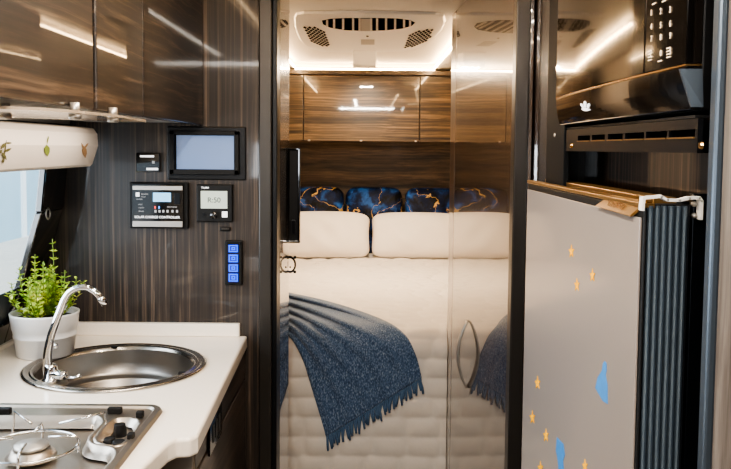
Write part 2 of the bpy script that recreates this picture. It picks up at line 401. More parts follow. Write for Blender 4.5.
# faucet
fa = thing('kitchen_faucet', 'chrome swan-neck faucet rising from the left side of the sink', 'faucet', fb+Vector((0, 0, .007)))
yf = fb.y
pts = [(48.5, 384), (47.8, 370), (47.4, 357), (48.8, 346), (51, 336), (55.5, 323), (60, 311), (63.5, 301.5), (68, 294), (73.5, 289.8), (80, 287.6), (87, 287.6), (93, 290.3), (98.5, 295), (104, 302.5)]
P = [atY(a, b, yf+.012*i/14) for i, (a, b) in enumerate(pts)]
# smooth the path
def smooth_path(P, k=4):
    out = []
    for i in range(len(P)-1):
        p0, p1, p2, p3 = P[max(i-1, 0)], P[i], P[i+1], P[min(i+2, len(P)-1)]
        for j in range(k):
            t = j/k; out.append(.5*((2*p1)+(p2-p0)*t+(2*p0-5*p1+4*p2-p3)*t*t+(3*p1-p0-3*p2+p3)*t**3))
    out.append(P[-1]); return out
SP = smooth_path(P)
rs = [.0108-(.0035)*min(1, i/(len(SP)*.55)) for i in range(len(SP))]
G().tube(SP, rs, 20).build('spout', M['chrome'], fa, smooth=True)
e0, e1 = SP[-4], SP[-1]; dd = (e1-e0).normalized()
G().tube([e1-dd*.014, e1-dd*.013, e1+dd*.006], [.0078, .0086, .0086], 20).build('aerator', M['chrome'], fa, smooth=True)
bb = P[0]; 
G().lathe([(0, 0), (.021, 0), (.021, .006), (.016, .010), (.0145, .034), (.0125, .040), (0, .040)], (fb.x, fb.y, fb.z+.007), 32).build('tap_body', M['chrome'], fa, smooth=True)
hz = fb.z+.024
G().tube([(fb.x, yf-.004, hz), (fb.x+.034, yf-.006, hz-.001), (fb.x+.038, yf-.006, hz-.001)], [.0115, .0115, .009], 20).build('lever_housing', M['chrome'], fa, smooth=True)
G().tube([(fb.x+.032, yf-.007, hz-.004), (fb.x+.055, yf-.010, hz-.006), (fb.x+.072, yf-.014, hz+.001)], [.0045, .0038, .0042], 12).build('lever', M['chrome'], fa, smooth=True)
G().lathe([(0, -.006), (.004, -.005), (.005, 0), (.004, .005), (0, .006)], atY(56, 346, yf-.012), 12).build('stop_knob', M['chrome'], fa, smooth=True)

# plant
pc = atZ(45.5, 354, ZT); pc.z = ZT
pl = thing('potted_plant', 'small leafy green plant in a ribbed white pot beside the window', 'plant', pc)
prof = [(0, .004), (.067, .0), (.071, .003), (.0765, .050), (.0785, .0515), (.0785, .055), (.0775, .0565), (.080, .070), (.0815, .073), (.086, .108), (.0865, .112), (.083, .113), (.080, .108), (.078, .094), (0, .094)]
G().lathe(prof, pc, 64).build('pot', M['ceramic'], pl, smooth=True)
G().lathe([(0, .102), (.03, .103), (.06, .099), (.079, .0955), (.0785, .0942), (0, .0942)], pc, 32).build('soil', M['soil'], pl, smooth=True)
gs, gl = G(), G()
for k in range(46):
    a = random.uniform(0, 2*PI); r0 = random.uniform(0, .052); tilt = random.uniform(.0, .075)*(.3+r0/.052)
    hgt = random.uniform(.07, .135)
    if k < 3: r0 = .01; tilt = .012; hgt = [.205, .165, .15][k]; a = [.2, 3.2, 5][k]
    b0 = pc+Vector((math.cos(a)*r0, math.sin(a)*r0, .098)); tp = b0+Vector((math.cos(a)*tilt, math.sin(a)*tilt*.8, hgt))
    if k >= 3 and math.cos(a) < -.2: tp.x = max(tp.x, lx(tp.z)+.02)
    mid = (b0+tp)/2+Vector((math.cos(a), math.sin(a), 0))*.008
    path = smooth_path([b0, mid, tp], 5)
    gs.tube(path, .0012, 5)
    n = int(hgt/.0085)
    for j in range(n):
        t = .12+.88*j/n; q = path[min(len(path)-1, int(t*(len(path)-1)))]
        for sd in (0, PI):
            la = j*1.9+sd+random.uniform(-.3, .3); up = .5+random.uniform(-.2, .35)
            ln = random.uniform(.014, .024)*(1.15-.45*t); wd = ln*.24
            d = Vector((math.cos(la)*math.cos(up), math.sin(la)*math.cos(up), math.sin(up)))
            sv = d.cross(Vector((0, 0, 1))).normalized(); nn = sv.cross(d)
            pz = [q, q+d*ln*.35+sv*wd+nn*.001, q+d*ln*.72+sv*wd*.8, q+d*ln-nn*.002, q+d*ln*.72-sv*wd*.8, q+d*ln*.35-sv*wd+nn*.001]
            vs = [gl.bm.verts.new(v) for v in pz]
            gl.bm.faces.new((vs[0], vs[1], vs[2], vs[3])); gl.bm.faces.new((vs[0], vs[3], vs[4], vs[5]))
gs.build('stems', M['stem'], pl, smooth=True)
gl.build('foliage', M['foliage'], pl, norm=False)

# hob
hb = thing('gas_hob', 'stainless steel gas hob with black knobs sunk in the worktop', 'hob', ((hx0+hx1)/2, (hy0+hy1)/2, ZT))
def rrect(x0, x1, y0, y1, r, z, n=6):
    out = []
    for cx, cy, a0 in ((x1-r, y1-r, 0), (x0+r, y1-r, PI/2), (x0+r, y0+r, PI), (x1-r, y0+r, 3*PI/2)):
        for k in range(n+1): a = a0+PI/2*k/n; out.append(Vector((cx+r*math.cos(a), cy+r*math.sin(a), z)))
    return out
Z1 = ZT+.006
# well outline read on the hob plane
well = [atZ(a, b, Z1) for a, b in ((-60, 416), (-10, 416), (50, 415.5), (92, 415.5), (99, 416.5), (103, 420), (102, 424), (92, 434.5), (89.5, 438), (90, 442), (95, 444.5), (108, 446.5), (114, 449), (116, 453.5), (113, 460), (104, 470), (88, 492), (60, 520))]
well = [Vector((v.x, v.y, Z1)) for v in well]
well = smooth_path([Vector((-.86, well[0].y, Z1))]+well[1:]+[Vector((-.50, 1.17, Z1)), Vector((-.80, 1.17, Z1))], 3)[:-1]
kw = [atZ(a, b, Z1) for a, b in ((96, 438), (101, 431), (108, 423), (113, 419.2), (120, 417.6), (131, 417.6), (138, 419.5), (140.3, 423.5), (136, 430), (128, 439), (122, 444), (114, 446), (106, 444.5), (98, 442))]
kw = [Vector((v.x, v.y, Z1)) for v in kw]
# plate with raised rim
g = G()
out0 = rrect(hx0, hx1, hy0, hy1, .035, ZT+.0005); out1 = rrect(hx0+.004, hx1-.004, hy0+.004, hy1-.004, .032, ZT+.008)
out2 = rrect(hx0+.016, hx1-.016, hy0+.016, hy1-.016, .022, ZT+.008); out3 = rrect(hx0+.020, hx1-.020, hy0+.020, hy1-.020, .02, Z1-.002)
bot = rrect(hx0+.022, hx1-.022, hy0+.022, hy1-.022, .02, ZT-.03)
loops = [[g.bm.verts.new(p) for p in L_] for L_ in (bot, out0, out1, out2, out3)]
for A, B_ in zip(loops, loops[1:]):
    for k in range(len(A)): g.bm.faces.new((A[k], A[(k+1)%len(A)], B_[(k+1)%len(A)], B_[k]))
g.bm.faces.new(loops[-1]); g.bm.faces.new(loops[0][::-1])
plate = g.build('hob_plate', M['steel'], hb)
def solidcut(loop, z0, z1): return cutter(G().prism([Vector((p.x, p.y, z0)) for p in loop], [Vector((p.x, p.y, z1)) for p in loop]))
boolean(plate, [solidcut(well, ZT-.02, ZT+.05), solidcut(kw, ZT-.012, ZT+.05)])
def offset_loop(L_, d):
    n = len(L_); out = []
    for i, p in enumerate(L_):
        t = (L_[(i+1)%n]-L_[i-1]); t.z = 0; t.normalize(); nrm = Vector((t.y, -t.x, 0)); out.append(p+nrm*d)
    return out
def area(L_): return sum(L_[i-1].x*L_[i].y-L_[i].x*L_[i-1].y for i in range(len(L_)))
def well_lip(L_, name, depth):
    sgn = -1 if area(L_) > 0 else 1
    g = G(); prof = [(.006, -.0015), (.004, .0006), (.0, .0012), (-.003, -.0005), (-.008, -depth*.6), (-.013, -depth)]
    rings = [[g.bm.verts.new(Vector((q.x, q.y, Z1+h))) for q in offset_loop(L_, d*(-sgn))] for d, h in prof]
    for A, B_ in zip(rings, rings[1:]):
        for k in range(len(A)): g.bm.faces.new((A[k], A[(k+1)%len(A)], B_[(k+1)%len(A)], B_[k]))
    return g.build(name, M['steel'], hb, smooth=True)
well_lip(well, 'well_lip', .022); well_lip(kw, 'knob_recess_lip', .014)
bc = atZ(31, 452, ZT-.005); bc = Vector((bc.x, bc.y, ZT-.015))
br = thing('x', '', '', (0, 0, 0)); bpy.data.objects.remove(br)
G().lathe([(0, 0), (.043, 0), (.044, .003), (.041, .008), (.034, .015), (.030, .017), (0, .017)], bc, 48).build('burner_base', M['steel'], hb, smooth=True)
G().lathe([(.026, .017), (.031, .019), (.031, .023), (.027, .026), (.018, .026), (.016, .0275), (0, .0275)], bc, 48).build('burner_cap', M['alu'], hb, smooth=True)
ring = [bc+Vector((.082*math.cos(a), .080*math.sin(a), .020)) for a in [2*PI*k/40 for k in range(41)]]
gp = G().tube(ring, .0028, 8)
for a in (.15, PI/2+.15, PI+.15, 1.5*PI+.15):
    dv = Vector((math.cos(a), math.sin(a), 0))
    gp.tube([bc+dv*.082+Vector((0,0,.006)), bc+dv*.082+Vector((0,0,.030)), bc+dv*.076+Vector((0,0,.036)), bc+dv*.030+Vector((0,0,.036))], .0024, 8)
gp.build('pan_support', M['chrome'], hb, smooth=True)
gr2 = G()
bk = bc+Vector((0, .135, 0))
gr2.tube([bk+Vector((-.075, -.04, .005)), bk+Vector((-.075, -.03, .048)), bk+Vector((-.03, -.06, .036))], .0024, 8)
gr2.build('pan_support', M['chrome'], hb, smooth=True)
gr2 = G()
gr2.tube([bk+Vector((.02, -.055, .034)), bk+Vector((.095, -.02, .044)), bk+Vector((.10, -.02, .006))], .0024, 8)
gr2.build('pan_support', M['chrome'], hb, smooth=True)
def knob(px, py, z, r, h, name='knob', tilt=0):
    c = atZ(px, py, z)
    G().lathe([(0, 0), (r, 0), (r, h*.4), (r*.82, h), (0, h)], (c.x, c.y, z), 20).build(name, M['black'], hb, smooth=False, bevel=.001)
knob(120, 436, ZT-.006, .0125, .024); knob(119, 446, ZT-.006, .0135, .010); knob(109.5, 443, ZT-.006, .0115, .010)
for a, b, w_ in ((115, 411.5, .014), (140, 415.5, .007), (4, 412, .014), (131, 437.5, .006)):
    c = atZ(a, b, ZT+.008); B('rubber_pad', M['black'], hb, c.x-w_, c.x+w_, c.y-.007, c.y+.007, ZT+.004, ZT+.017, .002)

# base cabinets
FX = -.345
bcb = thing('kitchen_base_cabinet', 'dark wood kitchen base cabinet below the sink end of the worktop', 'cabinet', (-.6, 1.9, 0))
B('carcass', M['wood_base'], bcb, -.98, FX-.02, 1.60, YP-.002, 0, ZT-.22)
B('carcass_side', M['cream_wall'], bcb, -.98, FX, 1.58, 1.60, 0, ZT-.04)
zs = .768
B('drawer_front', M['wood_base'], bcb, FX-.018, FX, 1.603, YP-.004, .772, ZT-.040, .002)
B('door', M['wood_base'], bcb, FX-.018, FX, 1.603, YP-.004, .05, .764, .002)
B('finger_groove', M['black'], bcb, FX-.016, FX-.004, 1.603, YP-.004, .7645, .7715)
sp = thing('socket_plate', 'black socket plate on the cabinet front under the worktop edge', 'socket', (FX, 1.80, .76))
B('plate', M['black_gloss'], sp, FX+.0005, FX+.005, 1.735, 1.885, .752, .832, .002)
for yy in (1.765, 1.80, 1.835):
    B('switch_rocker', M['post'], sp, FX+.0052, FX+.0062, yy, yy+.020, .772, .812, .0005)
ov = thing('black_oven', 'black oven front set back under the hob end of the worktop', 'oven', (-.7, 1.2, 0))
B('oven_body', M['black'], ov, -.98, -.44, .7, 1.575, 0, ZT-.20)
B('oven_door', M['black_gloss'], ov, -.439, -.425, .8, 1.57, .1, ZT-.05, .003)
G().tube([(-.41, .85, .80), (-.41, 1.52, .80)], .007, 12).build('oven_handle', M['black_metal'], ov, smooth=True)

# overhead lockers, left
LXF, LZ0 = -.464, 1.507
def left_locker(y0, y1, doors, label):
    t = thing('overhead_locker', label, 'locker', ((LXF-.3)/2, (y0+y1)/2, LZ0), 'glossy overhead lockers above the left worktop')
    g = G(); g.box(-.79, LXF-.020, y0, y1, LZ0, ZC-.002); g.build('carcass', M['grey'], t)
    for (a, b) in doors:
        G().box(LXF-.018, LXF, a, b, LZ0-.006, ZC-.006).build('door', M['wood_locker'], t, bevel=.003)
    return t
ld = atX(95.5, 60, LXF).y; l2 = atX(143, 60, LXF).y; l3 = atX(133, 60, LXF).y
left_locker(.62, ld-.006, [(.62, ld-.010)], 'overhead locker with one wide figured door, nearest above the left window')
left_locker(ld+.002, YP-.002, [(ld+.006, l2-.002), (l2+.002, YP-.006)], 'overhead locker with two doors, meeting the control panel wall')
# glass shelf with clips
gsf = thing('glass_shelf', 'thin glass shelf edge with metal clips under the left overhead lockers', 'shelf', (-.45, 1.2, LZ0-.02))
zg = 1.487
gp = [atZ(a, b, zg) for a, b in ((-25, 108), (40, 110.5), (85, 113.8), (120, 117.6), (146, 122.0), (118, 121.6), (60, 119.5), (-25, 116))]
G().slab([Vector((v.x, v.y, zg)) for v in gp], (0, 0, .004)).build('glass_panel', M['glass_shelf'], gsf)
for a, b in ((5.5, 116.5), (75, 116), (113, 119.5)):
    c = atZ(a, b, zg-.001)
    g = G().lathe([(0, -.006), (.009, -.006), (.010, -.003), (.010, .0), (0, .0)], (c.x, c.y, zg), 20)
    g.tube([(c.x, c.y, zg), (c.x, c.y, LZ0)], .0075, 16).build('clip', M['alu'], gsf, smooth=True)
# pelmet
pm = thing('window_pelmet', 'beige padded pelmet printed with leaf sprigs above the side window', 'pelmet', (-.78, 1.6, 1.39))
def pelx(z): return -.715-.10*(1.485-z)
prof_p = [(-.725, 1.392), (-.722, 1.386), (-.712, 1.386), (-.706, 1.392), (-.690, 1.44), (-.692, 1.470), (-.702, 1.484), (-.73, 1.488), (-.80, 1.488), (-.80, 1.392)]
ye = atX(97, 150, -.70).y
g = G()
loops = []
for (y, dx) in ((.9, 0), (ye-.02, 0), (ye-.006, -.006), (ye, -.018)):
    loops.append([Vector((min(x+dx, x) if x > -.79 else x, y, z)) for x, z in prof_p])
for A, B_ in zip(loops, loops[1:]): 
    va = A; vb = B_
vl = [[g.bm.verts.new(p) for p in L_] for L_ in loops]
for A, B_ in zip(vl, vl[1:]):
    for k in range(len(A)): g.bm.faces.new((A[k], A[(k+1)%len(A)], B_[(k+1)%len(A)], B_[k]))
g.bm.faces.new(vl[0]); g.bm.faces.new(vl[-1])
g.build('pelmet_body', M['pelmet'], pm, bevel=.002)
def leafpoly(cx, cy, ln, wd, ang):
    d = Vector((math.cos(ang), math.sin(ang))); s_ = Vector((-d.y, d.x)); c = Vector((cx, cy))
    return [c-d*ln/2, c-d*ln*.2+s_*wd/2, c+d*ln*.15+s_*wd*.45, c+d*ln/2, c+d*ln*.15-s_*wd*.45, c-d*ln*.2-s_*wd/2]
def sprig(shapes, mat):
    g = G()
    for pl_ in shapes:
        pts_ = []
        for q in pl_:
            v = atX(q.x, q.y, -.70)
            # sit just in front of the pelmet face
            z = v.z
            xs = sorted([(a[1], a[0]) for a in prof_p[3:7]])
            x = -.70
            for (z0, x0), (z1_, x1) in zip(xs, xs[1:]):
                if z0 <= z <= z1_: x = x0+(x1-x0)*(z-z0)/(z1_-z0)
            v = atX(q.x, q.y, x+.0015); pts_.append(v)
        g.slab(pts_, (.0006, 0, 0))
    return g.build('leaf_print', mat, pm)
sprig([leafpoly(4, 156, 9, 3, 1.0), leafpoly(0, 152, 7, 2.6, 2.3), leafpoly(3, 146, 8, 3, 2.2), leafpoly(8, 150, 8, 2.6, -.5), leafpoly(9, 143, 6, 2, 0), leafpoly(5, 150, 20, 1, 1.7), leafpoly(3, 161, 5, 2.2, 1.6)], M['leaf_dark'])
sprig([leafpoly(47, 150.5, 12, 5.4, 1.5), leafpoly(47.8, 140, 8, 1, 1.75)], M['leaf'])
sprig([leafpoly(84.5, 152, 12, 4.5, 1.45), leafpoly(86, 146, 8, 1.6, 2.2), leafpoly(83, 147, 9, 1.2, 1.2)], M['leaf_pink'])

# ------------------------------------------------ control panels on the partition
def pxbox(name, mat, par, x0, y0, x1, y1, d0, d1, bevel=0):
    """box standing off the partition by d0..d1, spanning the given image rectangle"""
    a = atY((x0+x1)/2, y1, YP-d1); 
    l = atY(x0, (y0+y1)/2, YP-d1).x; r = atY(x1, (y0+y1)/2, YP-d1).x
    zb = atY((x0+x1)/2, y1, YP-d1).z; zt = atY((x0+x1)/2, y0, YP-d1).z
    return B(name, mat, par, l, r, YP-d1, YP-d0, zb, zt, bevel)
E = -.0008
mo = thing('wall_monitor', 'screen with painted blue reflection in a wide dark grey frame on the wood wall', 'screen', atY(206, 155, YP-.01))
pxbox('outer_frame', M['post_dark'], mo, 167, 126.5, 246, 180, E, .006, .004)
gfr = G()
mc = {k: v for k, v in zip('lrtb', (atY(171, 155, YP).x, atY(240, 155, YP).x, atY(206, 131, YP).z, atY(206, 174.5, YP).z))}
for (x0, x1, z0, z1) in ((mc['l'], mc['l']+.014, mc['b'], mc['t']), (mc['r']-.014, mc['r'], mc['b'], mc['t']), (mc['l'], mc['r'], mc['t']-.012, mc['t']), (mc['l'], mc['r'], mc['b'], mc['b']+.015)):
    gfr.box(x0, x1, YP-.022, YP-.006, z0, z1)
gfr.build('bezel', M['black'], mo, bevel=.002)
pxbox('screen', M['screen_sheen'], mo, 176.5, 135.5, 235.5, 170, .0062, .010)
# small black module
sm = thing('display_module', 'small black module with two white printed lines left of the screen', 'module', atY(147, 161, YP-.01))
pxbox('housing', M['black_gloss'], sm, 136, 153, 159.5, 172, E, .012, .002)
pxbox('label_strip', M['print_white'], sm, 140, 155.3, 154, 157.2, .0122, .0126)
pxbox('label_strip', M['print_white'], sm, 146.5, 168, 158, 170, .0122, .0126)
pxbox('label_mark', M['print_dim'], sm, 152, 161, 154.5, 163.5, .0122, .0126)
# solar charge controller
so = thing('solar_charge_controller', 'black solar charge controller with two silver bars and blue display', 'controller', atY(158, 206, YP-.01))
D = .028
pxbox('housing', M['black'], so, 129.5, 182.5, 188, 228.5, E, .020, .003)
pxbox('front_plate', M['black_gloss'], so, 131.5, 184, 183.5, 227, .0202, D, .0015)
pxbox('silver_bar', M['alu'], so, 132.5, 185.8, 182.5, 190.2, D+.0002, D+.003, .001)
pxbox('silver_bar', M['alu'], so, 132.5, 221.2, 182.5, 227, D+.0002, D+.003, .001)
pxbox('display', M['lcd_blue'], so, 153, 192.7, 170.8, 201.8, D+.0002, D+.001)
pxbox('button_strip', M['black_metal'], so, 174, 193, 180, 204.5, D+.0002, D+.0012, .0005)
y_ = YP-D-.0008
def T(px, py, s, size, al='LEFT', y=None): return (s, atY(px, py, y_ if y is None else y), size, al)
sy = .0083
text_mesh([T(157.2, 217.2, 'SOLAR CHARGE CONTROLLER', .0092, 'CENTER')], 'title_lettering', M['print_white'], so)
text_mesh([T(141, 194.2, 'RENOGY', .0052), T(141, 196.8, 'SOLAR', .0042), T(136, 199.2, '30A PWM', .0042), T(138.5, 204.5, 'BATT', .0046), T(138.5, 207.8, '12V/24V', .0046), T(138.5, 211.3, 'SEALED', .0046)], 'small_lettering', M['print_dim'], so)
text_mesh([T(167, 207.0, 'ERROR MODE', .0045)], 'status_lettering', M['print_dim'], so)
pxbox('emblem', M['print_white'], so, 135.8, 192.5, 139.3, 196.5, D+.0002, D+.0008)
for a, m in ((155, 'red'), (159, 'bluelamp')): pxbox('indicator_lamp', M[m], so, a-.6, 206.2, a+.7, 208.6, D+.0002, D+.001)
for a in (155.5, 159.5, 163.3, 167.5, 172.5, 177): pxbox('status_symbol', M['print_dim'], so, a-1, 210, a+1, 212.5, D+.0002, D+.0008)
# control panel with lcd
tr = thing('heating_control_panel', 'square black control panel with grey display and round dial', 'control panel', atY(214, 203, YP-.01))
pxbox('housing', M['black'], tr, 196.5, 184.5, 232.5, 222, E, .016, .003)
pxbox('display', M['lcd_grey'], tr, 200.8, 191, 227.2, 208.5, .0162, .017)
tc_ = atY(214, 215, YP-.016)
G().lathe([(0, -.011), (.0085, -.011), (.010, -.009), (.0105, 0), (0, 0)], tc_, 28, 'Y').build('dial', M['black_gloss'], tr, smooth=True)
pxbox('label', M['print_white'], tr, 222, 211.5, 227.3, 217.3, .0162, .0168)
pxbox('button', M['black_metal'], tr, 202.5, 213, 205, 216, .0162, .018)
text_mesh([T(201, 187.7, 'TRUMA', .0068, y=YP-.0166)], 'title_lettering', M['print_white'], tr)
text_mesh([T(214, 200.3, 'R:50', .021, 'CENTER', y=YP-.0174)], 'display_digits', M['lcd_ink'], tr)
# oval slot
pl2 = thing('wall_catch', 'tiny dark oval catch on the wood wall above the lit keypad', 'catch', atY(225, 229.5, YP-.004))
pxbox('catch_plate', M['black'], pl2, 219.5, 227, 230.5, 231.2, E, .008, .003)
pxbox('catch_pin', M['post'], pl2, 221.5, 228, 229, 229.8, .0082, .010, .001)
# keypad
kp = thing('lit_keypad', 'slim black keypad with four glowing blue buttons', 'keypad', atY(233, 263, YP-.01))
pxbox('housing', M['black'], kp, 224.5, 240.5, 242.3, 285.5, E, .014, .004)
pxbox('header', M['black_metal'], kp, 226.5, 241.5, 240.5, 245, .0142, .016, .001)
kys = [(244.6, 252.6), (254.2, 262.6), (264, 272.2), (273.4, 282)]
for (ya, yb) in kys:
    k_ = pxbox('button', M['key_blue'], kp, 228.2, ya, 238.2, yb, .0142, .017, .002)
def frame(par, x0, y0, x1, y1, w, name, mat, d0, d1):
    g = G()
    for (a, b, c, d) in ((x0, y0, x1, y0+w), (x0, y1-w, x1, y1), (x0, y0, x0+w, y1), (x1-w, y0, x1, y1)):
        l = atY(a, b, YP-d1); r = atY(c, d, YP-d1); g.box(l.x, r.x, YP-d1, YP-d0, r.z, l.z)
    return g.build(name, mat, par)
for i, (ya, yb) in enumerate(kys):
    frame(kp, 228.8, ya+.6, 237.6, yb-.6, .8, 'button_outline', M['key_line'], .0172, .0176)
    frame(kp, 231.6, ya+2.6, 235, yb-2.6, .7, 'button_symbol', M['key_line'], .0172, .0176)

# ================================================================== LEFT SLIDING DOOR EDGE
d1 = G().box(-.2995, -.252, YP+.065, 2.63, 0.02, ZC-.004).build('door_1', M['wood_mirror'], bevel=.002, kind='structure')
ha = atY(289, 148, 2.62); hbq = atY(300, 242, 2.62)
hd = G()
zt, zb = ha.z, hbq.z
hd.box(-.2515, -.213, 2.60, 2.612, zb, zt); 
hd.build('pull_handle_plate', M['black'], d1)
g = G()
for (x0, x1, z0, z1) in ((-.2515, -.246, zb, zt), (-.220, -.213, zb, zt), (-.2515, -.213, zb, zb+.008), (-.2515, -.213, zt-.006, zt)):
    g.box(x0, x1, 2.588, 2.600, z0, z1)
g.build('pull_handle_rim', M['black_gloss'], d1, bevel=.002)
B('pull_handle_grip', M['black_metal'], d1, -.240, -.228, 2.590, 2.600, zb+.03, zb+.075, .002)
lc = atY(290, 264.5, 2.60)
g = G().lathe([(.018, -.004), (.023, -.005), (.025, 0), (.023, .005), (.018, .004)], (0, 0, 0), 32, 'Y', True)
for v in g.bm.verts: v.co = Vector((v.co.x*.80, v.co.y, v.co.z*1.15))+lc
for sz in (-1, 1):
    for sx in (-1, 1): g.box(lc.x+sx*.016-.004, lc.x+sx*.016+.004, 2.596, 2.604, lc.z+sz*.024-.004, lc.z+sz*.024+.004)
g.box(-.2515, lc.x-.014, 2.594, 2.606, lc.z-.010, lc.z+.010)
g.build('latch_ring', M['black_metal'], d1, smooth=False)
B('latch_keyhole', M['black_metal'], d1, lc.x-.002, lc.x+.003, 2.600, 2.604, lc.z-.012, lc.z-.006)

# ================================================================== RIGHT WARDROBE (glossy, slanted)
A0 = Vector((.3732, 2.044, 0)); A1 = Vector((.3262, 3.11, 0))
dv = (A1-A0).normalized(); nv = Vector((-dv.y, dv.x, 0))      # nv points to the aisle (-X)
if nv.x > 0: nv = -nv
wd = thing('wardrobe', 'high gloss dark wood wardrobe with bow handle beside the bed', 'wardrobe', (.7, 2.8, 0))
LN = (A1-A0).length
def wbox(name, mat, s0, s1, t0, t1, z0, z1, par=wd, bevel=0):
    g = G(); a = [A0+dv*s0-nv*t0, A0+dv*s1-nv*t0, A0+dv*s1-nv*t1, A0+dv*s0-nv*t1]
    g.prism([Vector((p.x, p.y, z0)) for p in a], [Vector((p.x, p.y, z1)) for p in a])
    return g.build(name, mat, par, bevel=bevel)
sE = LN-.075*1.6
wbox('carcass', M['wood_mirror'], .0, LN-.06, .02, .45, 0, ZC-.004)
dr = wbox('door', M['wood_mirror'], .002, sE-.003, 0, .018, .04, ZC-.008, bevel=.0015)
wbox('door', M['wood_strip'], sE+.001, LN, 0, .018, .04, ZC-.008, bevel=.0015)
# bow handle
hs = (Vector((.346, 2.64, 0))-A0).dot(dv)
gh = G(); n = 24
for side in (0,):
    pa = []
    for k in range(n+1):
        t = k/n; z = .643+(.867-.643)*t; off = .030*math.sin(PI*t)**.8 if 0 < t < 1 else 0
        pa.append((z, off))
    loops = []
    for z, off in pa:
        c = A0+dv*hs+nv*(off+.0005)
        loops.append([gh.bm.verts.new(Vector((q.x, q.y, z))) for q in (c-dv*.016, c+dv*.016, c+dv*.016+nv*.007, c-dv*.016+nv*.007)])
    for A, B_ in zip(loops, loops[1:]):
        for k in range(4): gh.bm.faces.new((A[k], A[(k+1)%4], B_[(k+1)%4], B_[k]))
    gh.bm.faces.new(loops[0]); gh.bm.faces.new(loops[-1])
gh.build('handle', M['alu'], dr, smooth=True)

# ================================================================== BED
BZ, BY = .715, 3.09
bed = thing('bed', 'fixed double bed base and mattress across the rear of the van', 'bed', (0, 3.7, 0))
fp = lambda z: [Vector((-.62, BY+.10, z)), Vector((.30, BY+.10, z)), Vector((.30, 3.2, z)), Vector((.92, 3.2, z)), Vector((.92, YR-.01, z)), Vector((-.62, YR-.01, z))]
G().prism(fp(.0), fp(.52)).build('bed_base', M['white'], bed)
G().prism(fp(.525), fp(BZ-.035)).build('mattress', M['pillow'], bed, bevel=.02)
# quilt: a profile swept across X
R_ = .075; ZQ = BZ+.005
def qprof(s):       # arc length from the head end -> (y, z, ny, nz)
    L1 = (YR-.02)-(BY+R_); L2 = PI/2*R_
    if s < L1: return ((YR-.02)-s, ZQ, 0, 1)
    if s < L1+L2:
        a = (s-L1)/R_; return (BY+R_-R_*math.sin(a), ZQ-R_+R_*math.cos(a), -math.sin(a), math.cos(a))
    return (BY, ZQ-R_-(s-L1-L2), -1, 0)
LT = ((YR-.02)-(BY+R_))+PI/2*R_+.62
X0, X1 = -.66, .95
def puff(x, s):
    a = abs(math.sin(PI*s/.0785)); 
    row = int(s/.0785); b = abs(math.sin(PI*(x+ .04*math.sin(row*7.3))/.135))
    return .012*(a**.55*min(1, b*1.4)**.6)+.0016*math.sin(31*x+9*s)*math.sin(23*s+4*x)+.0045*math.sin(5*x+1)*math.sin(4*s)
def qpt(x, s, extra=0):
    y, z, ny, nz = qprof(s)
    if y < 3.15: x = min(x, .3255)
    h = puff(x, s)+extra
    return Vector((x, y+ny*h, z+nz*h))
def skipq(u, v):
    x = X0+(X1-X0)*u; s = LT*v; y = qprof(s)[0]
    return x > .337 and y < 3.145
g = G().grid(lambda u, v: qpt(X0+(X1-X0)*u, LT*v), 170, 430, skipq)
qo = g.build('quilt', M['quilt'], smooth=True, norm=False)
tag(qo, 'cream quilted bedspread hanging over the foot of the bed', 'quilt')
# pillows
def pillow(cx, cy, w, h, t, z0, lean, name, mat, par=None, p=2.6, seed=0, nu=40, nv=28, rot=0, sag=0.0):
    """upright pillow, base at z0, leaning back (towards +Y)"""
    g = G(); rnd = random.Random(seed); ph = [rnd.uniform(0, 6) for _ in range(6)]
    def f(side):
        def fn(u, v):
            a, b = 2*u-1, 2*v-1
            k = max(0, (1-abs(a)**p))*max(0, (1-abs(b)**p)); th = t/2*k**.45
            th += (.008*math.sin(5*a+ph[0])*math.sin(4*b+ph[1])+.004*math.sin(11*a+5*b+ph[2]))*k
            pin = 1-.05*(1-abs(b)**2)*abs(a)**4; pin2 = 1-.07*(1-abs(a)**2)*abs(b)**4*0
            rc = 1-.13*(abs(a)**6)*(abs(b)**6)
            x = a*w/2*pin*rc; zz = (b*rc+1)*h/2-sag*(a*a)*(b > 0)*b
            y = side*th
            return Vector((cx+x*math.cos(rot), cy+y*math.cos(lean)+zz*math.sin(lean)+x*math.sin(rot), z0+zz*math.cos(lean)-y*math.sin(lean)))
        return fn
    g.grid(f(-1), nu, nv); g.grid(f(1), nu, nv)
    bmesh.ops.remove_doubles(g.bm, verts=g.bm.verts, dist=.0005)
    return g.build(name, mat, par, smooth=True)
ZP = ZQ+.012
xm = atY(369.5, 250, 5.12).x
pw = .61
o = pillow(xm-pw/2+.010, 5.11, pw, .312, .17, ZP, math.radians(20), 'white_pillow', M['pillow'], seed=1, sag=.012)
tag(o, 'white bed pillow on the left, behind the sliding door handle', 'pillow', 'white pillows at the bed head')
o = pillow(xm+pw/2+.004, 5.125, pw, .309, .17, ZP, math.radians(20), 'white_pillow', M['pillow'], seed=2, sag=.010)
tag(o, 'white bed pillow on the right, partly hidden by the glossy wardrobe', 'pillow', 'white pillows at the bed head')
labs = ['navy and gold marbled cushion at the left, beside the black door handle', 'navy and gold marbled cushion in the middle, above where the white pillows meet', 'navy and gold marbled cushion at the right, against the wardrobe edge']
for i, px in enumerate((315, 374, 434)):
    x = atY(px, 200, 5.36).x
    o = pillow(x, 5.32+(.012 if i == 1 else 0), .40, .455, .12, ZP, math.radians(14), 'marbled_cushion', M['marble'], seed=5+i, nu=28, nv=28, rot=(.05, -.04, .03)[i])
    tag(o, labs[i], 'cushion', 'navy marbled cushions at the bed head')

